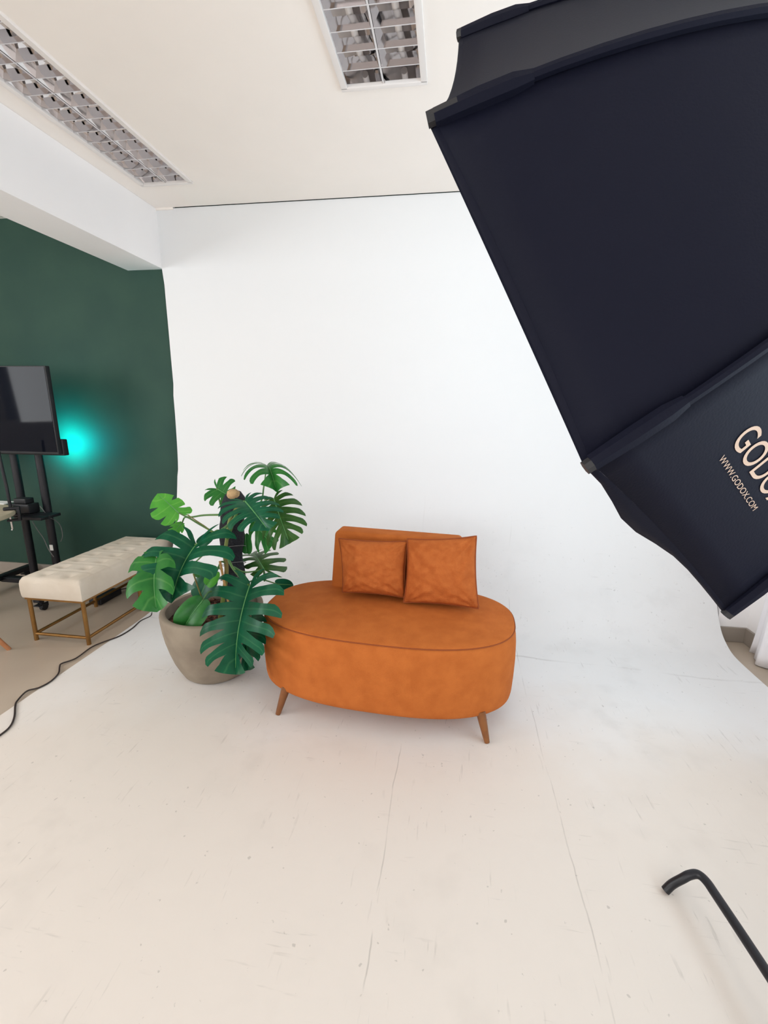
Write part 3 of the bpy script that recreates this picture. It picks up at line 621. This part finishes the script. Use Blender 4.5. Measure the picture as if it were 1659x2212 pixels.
def shell(u, v):
    a, b = u*2-1, v
    if b < .55: t = b/.55; return cc+Vector((a*.21*(1-.15*(1-t)), .2-.4*t, .44+.03*a*a-.012*math.sin(t*PI)))
    t = (b-.55)/.45; return cc+Vector((a*.22*(1-.25*t*t), -.2-.09*t+.05*a*a, .44+.03*a*a+.36*t))
m.grid(shell, 16, 24); sh = m.build('seat_shell', M_alu, ch); md = sh.modifiers.new('thick', 'SOLIDIFY'); md.thickness = .008
for dx, dy in ((.245, .32), (-.245, .28), (.26, -.28), (-.26, -.28)):
    m = MB(); a = cc+Vector((dx, dy, 0)); b = cc+Vector((dx*.42, dy*.5, .425)); m.tube([a, a+(b-a)*.5, b], [.012, .016, .015], 12); m.build('leg', M_oak, ch)

# ------------------------------------------------------------------ floor cable
cp = [(345, 1312), (330, 1321), (325, 1331), (304, 1341), (286, 1357), (258, 1374), (220, 1388), (196, 1399), (164, 1422), (134, 1433), (129, 1440), (126, 1455), (109, 1472), (83, 1486), (58, 1493), (38, 1513), (33, 1524), (31, 1548), (22, 1569), (0, 1588), (-40, 1612)]
m = MB(); m.tube([v for v in spline([onz(a, b, .009) for a, b in cp], 5)], .0042, 8); tag(m.build('power_cable', M_cable), 'dark cable snaking along the edge of the white floor past the bench', 'cable')
q = onz(226, 1287, .03); m = MB(); m.box((q.x-.05, q.y-.1, .0), (q.x+.05, q.y+.12, .045)); tag(m.build('power_strip', M_blackp, bevel=.006), 'black power strip on the floor under the bench', 'power strip')
m = MB(); m.tube(spline([(q.x, q.y+.1, .03), (q.x+.1, q.y+.17, .03), (q.x+.3, q.y+.21, .012), (q.x+.42, q.y+.23, .008)], 6), .005, 6); tag(m.build('cable', M_cable), 'black cable running from the power strip under the bench', 'cable')

# ------------------------------------------------------------------ octagonal softbox
OC = Vector((.3549, 1.0649, 1.6291)); e1 = Vector((-.5986, -.146, .7876)); e2 = Vector((-.3142, -.8617, -.3985)); en = Vector((.7368, -.486, .4699))
R0, DP, EX = .6, .459, 2.322
def oloc(x, y, d): return OC+e1*x+e2*y+en*d
def ribp(k, r): a = 2*PI*k/8; return (R0*r*math.cos(a), R0*r*math.sin(a), DP*(1-r**EX))
def panel(k, s, r):
    a, b = Vector(ribp(k, r)), Vector(ribp(k+1, r)); q = a*(1-s)+b*s
    sag = 4*s*(1-s); q.x *= 1-.03*sag*r**3; q.y *= 1-.03*sag*r**3; q.z -= .012*sag*(1-r)*r*4
    return oloc(*q)
RM = .14
soft = thing('softbox', 'large black octagonal studio softbox hanging in front of the white cove', 'softbox', oloc(0, 0, DP))
def rr_(v): return 1-(1-RM)*v
for k in range(8):
    m = MB(); m.grid(lambda u, v: panel(k, u, rr_(v)), 12, 22, uv=False)
    o = m.build('fabric_panel', M_fab, soft, angle=80); md = o.modifiers.new('thick', 'SOLIDIFY'); md.thickness = .003; md.offset = -1
for k in range(8):
    m = MB(); pts = [oloc(*ribp(k, rr_(j/20)))+(-en*.0)+(oloc(*ribp(k, 1))-OC).normalized()*.002 for j in range(21)]
    m.tube(pts, .0065, 8); rod = m.build('rod_sleeve', M_fab, soft)
    q = pts[0]; d0 = (pts[0]-pts[1]).normalized(); m = MB(); m.tube([q-d0*.03, q+d0*.008], [.010, .009], 8); m.build('rod_tip', M_blackp, rod)
    q1 = [oloc(*ribp(k, r)) for r in (1, .955, .92, .9)]
    m = MB(); m.tube(q1, [.011, .0125, .012, .008], 8); m.build('rod_pocket', M_fab, rod)
def edge(k, s, d, ins):
    a, b = Vector(ribp(k, 1)), Vector(ribp(k+1, 1)); q = a*(1-s)+b*s; g = 4*s*(1-s)
    f = (1-.03*g)*(1-ins); return oloc(q.x*f, q.y*f, -d*(.2+(.52*math.exp(-((s-.32)/.2)**2)*4*s*(1-s) if k == 2 else .1*g)))
m = MB(); rings_ = []
loop = [(k, j/10) for k in range(8) for j in range(10)]
for d, ins in ((0, 0), (.02, -.004), (.045, .0), (.05, .02), (.04, .035)): rings_.append([edge(k, s, d, ins) for k, s in loop])
m.rings(rings_, cap0=False, cap1=False); m.build('front_lip', M_fab, soft, angle=70)
m = MB(); rings_ = [[oloc(*(Vector(oc_) ))for oc_ in []]] if False else [[edge(k, s, .03, .03+i*.19) for k, s in loop] for i in range(6)]
m.rings(rings_, cap0=False, cap1=True); m.build('diffuser', M_fabin, soft)
m = MB(); n = 32
for d0, d1, r0 in ((DP-.03, DP+.03, .09),):
    m.rings([[oloc(r0*math.cos(2*PI*k/n), r0*math.sin(2*PI*k/n), d) for k in range(n)] for d in (d0, d1)])
m.build('speed_ring', M_black, soft)
# printed lettering wrapped on to the panel next to the lower corner
def lettering(txt, cx, arc0, width, hgt, bold, name):
    cu = bpy.data.curves.new('txt', 'FONT'); cu.body = txt; cu.size = 1; cu.offset = bold; cu.resolution_u = 6
    to = bpy.data.objects.new('txt', cu); C.objects.link(to); bpy.context.view_layer.update()
    dg = bpy.context.evaluated_depsgraph_get(); me = bpy.data.meshes.new_from_object(to.evaluated_get(dg)); bpy.data.objects.remove(to)
    xs = [v.co.x for v in me.vertices]; ys = [v.co.y for v in me.vertices]; xa, xb, ya, yb = min(xs), max(xs), min(ys), max(ys)
    bm = bmesh.new(); bm.from_mesh(me)
    bmesh.ops.triangulate(bm, faces=bm.faces); bmesh.ops.subdivide_edges(bm, edges=[e_ for e_ in bm.edges if e_.calc_length() > .25], cuts=1)
    tab = []; acc = 0; pr = None
    for j in range(400):
        r = 1-.6*j/399; c = (R0*math.cos(PI/8)*r, DP*(1-r**EX))
        if pr: acc += math.hypot(c[0]-pr[0], c[1]-pr[1])
        tab.append((acc, r)); pr = c
    def r_of(arc):
        for (a0, r0), (a1, r1) in zip(tab, tab[1:]):
            if a1 >= arc: return r0+(r1-r0)*(arc-a0)/(a1-a0)
        return .4
    nrm = (panel(2, 1, .85)-panel(2, 0, .85)).cross(panel(2, .5, .8)-panel(2, .5, .9)).normalized()
    if nrm.dot(CAM-panel(2, .5, .85)) < 0: nrm = -nrm
    org = soft.location
    for v in bm.verts:
        tx = cx+((v.co.x-xa)/(xb-xa)-.5)*width; arc = arc0+(v.co.y-ya)/(yb-ya)*hgt; r = r_of(arc)
        v.co = panel(2, .5+tx/(R0*r*2*math.sin(PI/8)), r)+nrm*.0009-org
    bm.to_mesh(me); bm.free(); me.materials.clear(); me.materials.append(M_print); me.name = name
    o = bpy.data.objects.new(name, me); C.objects.link(o); o.parent = soft; return o
lettering('GODOX', -.006, .134, .176, .037, .006, 'brand_lettering')
lettering('WWW.GODOX.COM', -.014, .1115, .139, .0088, .0, 'web_lettering')
# flash head and its stand
HX = oloc(0, 0, DP+.02)
fh = thing('flash_head', 'black studio flash head carrying the softbox', 'studio light', oloc(0, 0, DP+.19))
m = MB(); n = 28; m.rings([[oloc(r*math.cos(2*PI*k/n), r*math.sin(2*PI*k/n), DP+d) for k in range(n)] for r, d in ((.07, .032), (.075, .05), (.075, .3), (.065, .34))]); m.build('body', M_blackp, fh)
m = MB(); q = oloc(0, 0, DP+.2); m.box((q.x-.02, q.y-.02, q.z-.14), (q.x+.02, q.y+.02, q.z-.06)); m.build('bracket', M_black, fh, bevel=.004)
sx, sy = q.x, q.y
st = thing('light_stand', 'black light stand with a bent steel leg standing on the white floor', 'light stand', (sx, sy, .005))
m = MB(); m.tube([(sx, sy, .09), (sx, sy, 1.1)], .0175, 14); m.tube([(sx, sy, 1.1), (sx, sy, q.z-.14)], .0125, 14); m.build('column', M_black, st)
m = MB(); m.tube([(sx, sy, .07), (sx, sy, .16)], .028, 16); m.build('collar', M_black, st)
lr = .0125
lp = [onz(1437, 1924, .012), onz(1452, 1910, .035), onz(1474, 1898, .065), onz(1490, 1890, .082), onz(1508, 1889, .09), onz(1526, 1904, .093), onz(1548, 1936, .094), onz(1600, 2014, .096), onz(1659, 2104, .098)]
dirv = (lp[-1]-lp[-2]).normalized(); far = lp[-1]+dirv*.30
m = MB(); m.tube(spline(lp, 5)+[far, Vector((sx, sy, .11))], lr, 14); m.build('leg', M_black, st)
for ang in (2.2, 4.3):
    a0 = math.atan2(lp[0].y-sy, lp[0].x-sx)+ang; dv = Vector((math.cos(a0), math.sin(a0), 0)); c0 = Vector((sx, sy, 0))
    pts = [c0+Vector((0, 0, .11)), c0+dv*.3+Vector((0, 0, .1)), c0+dv*.48+Vector((0, 0, .095)), c0+dv*.52+Vector((0, 0, .085)), c0+dv*.545+Vector((0, 0, .05)), c0+dv*.56+Vector((0, 0, .017))]
    m = MB(); m.tube(spline(pts, 4), lr, 12); m.build('leg', M_black, st)

# ------------------------------------------------------------------ curtain at the window
def cur(u, v):
    z = .006+2.70*v; flare = .09*math.exp(-v*12)
    y = 2.735+flare*.5-u*(.78+flare); x = 1.878+.030*math.sin(u*26+.6)*(.55+.45*math.exp(-v*3))+.010*math.sin(u*61+v*2)-.0*v
    return (x, y, z)
m = MB(); m.grid(cur, 120, 40); o = m.build('curtain', M_curt, None, angle=80); md = o.modifiers.new('thick', 'SOLIDIFY'); md.thickness = .0015
tag(o, 'white curtain hanging to the floor in the corner beyond the softbox', 'curtain')
# lamp behind the television (the strip's own light)
l = bpy.data.lights.new('tv_backlight', 'AREA'); l.shape = 'RECTANGLE'; l.size = .03; l.size_y = .12; l.energy = 7; l.color = (0, .8, .9)
o = bpy.data.objects.new('tv_backlight', l); C.objects.link(o); o.location = (-3.015, 3.05, 1.15); o.rotation_euler = Vector((.1, 1, .1)).to_track_quat('-Z', 'Z').to_euler()
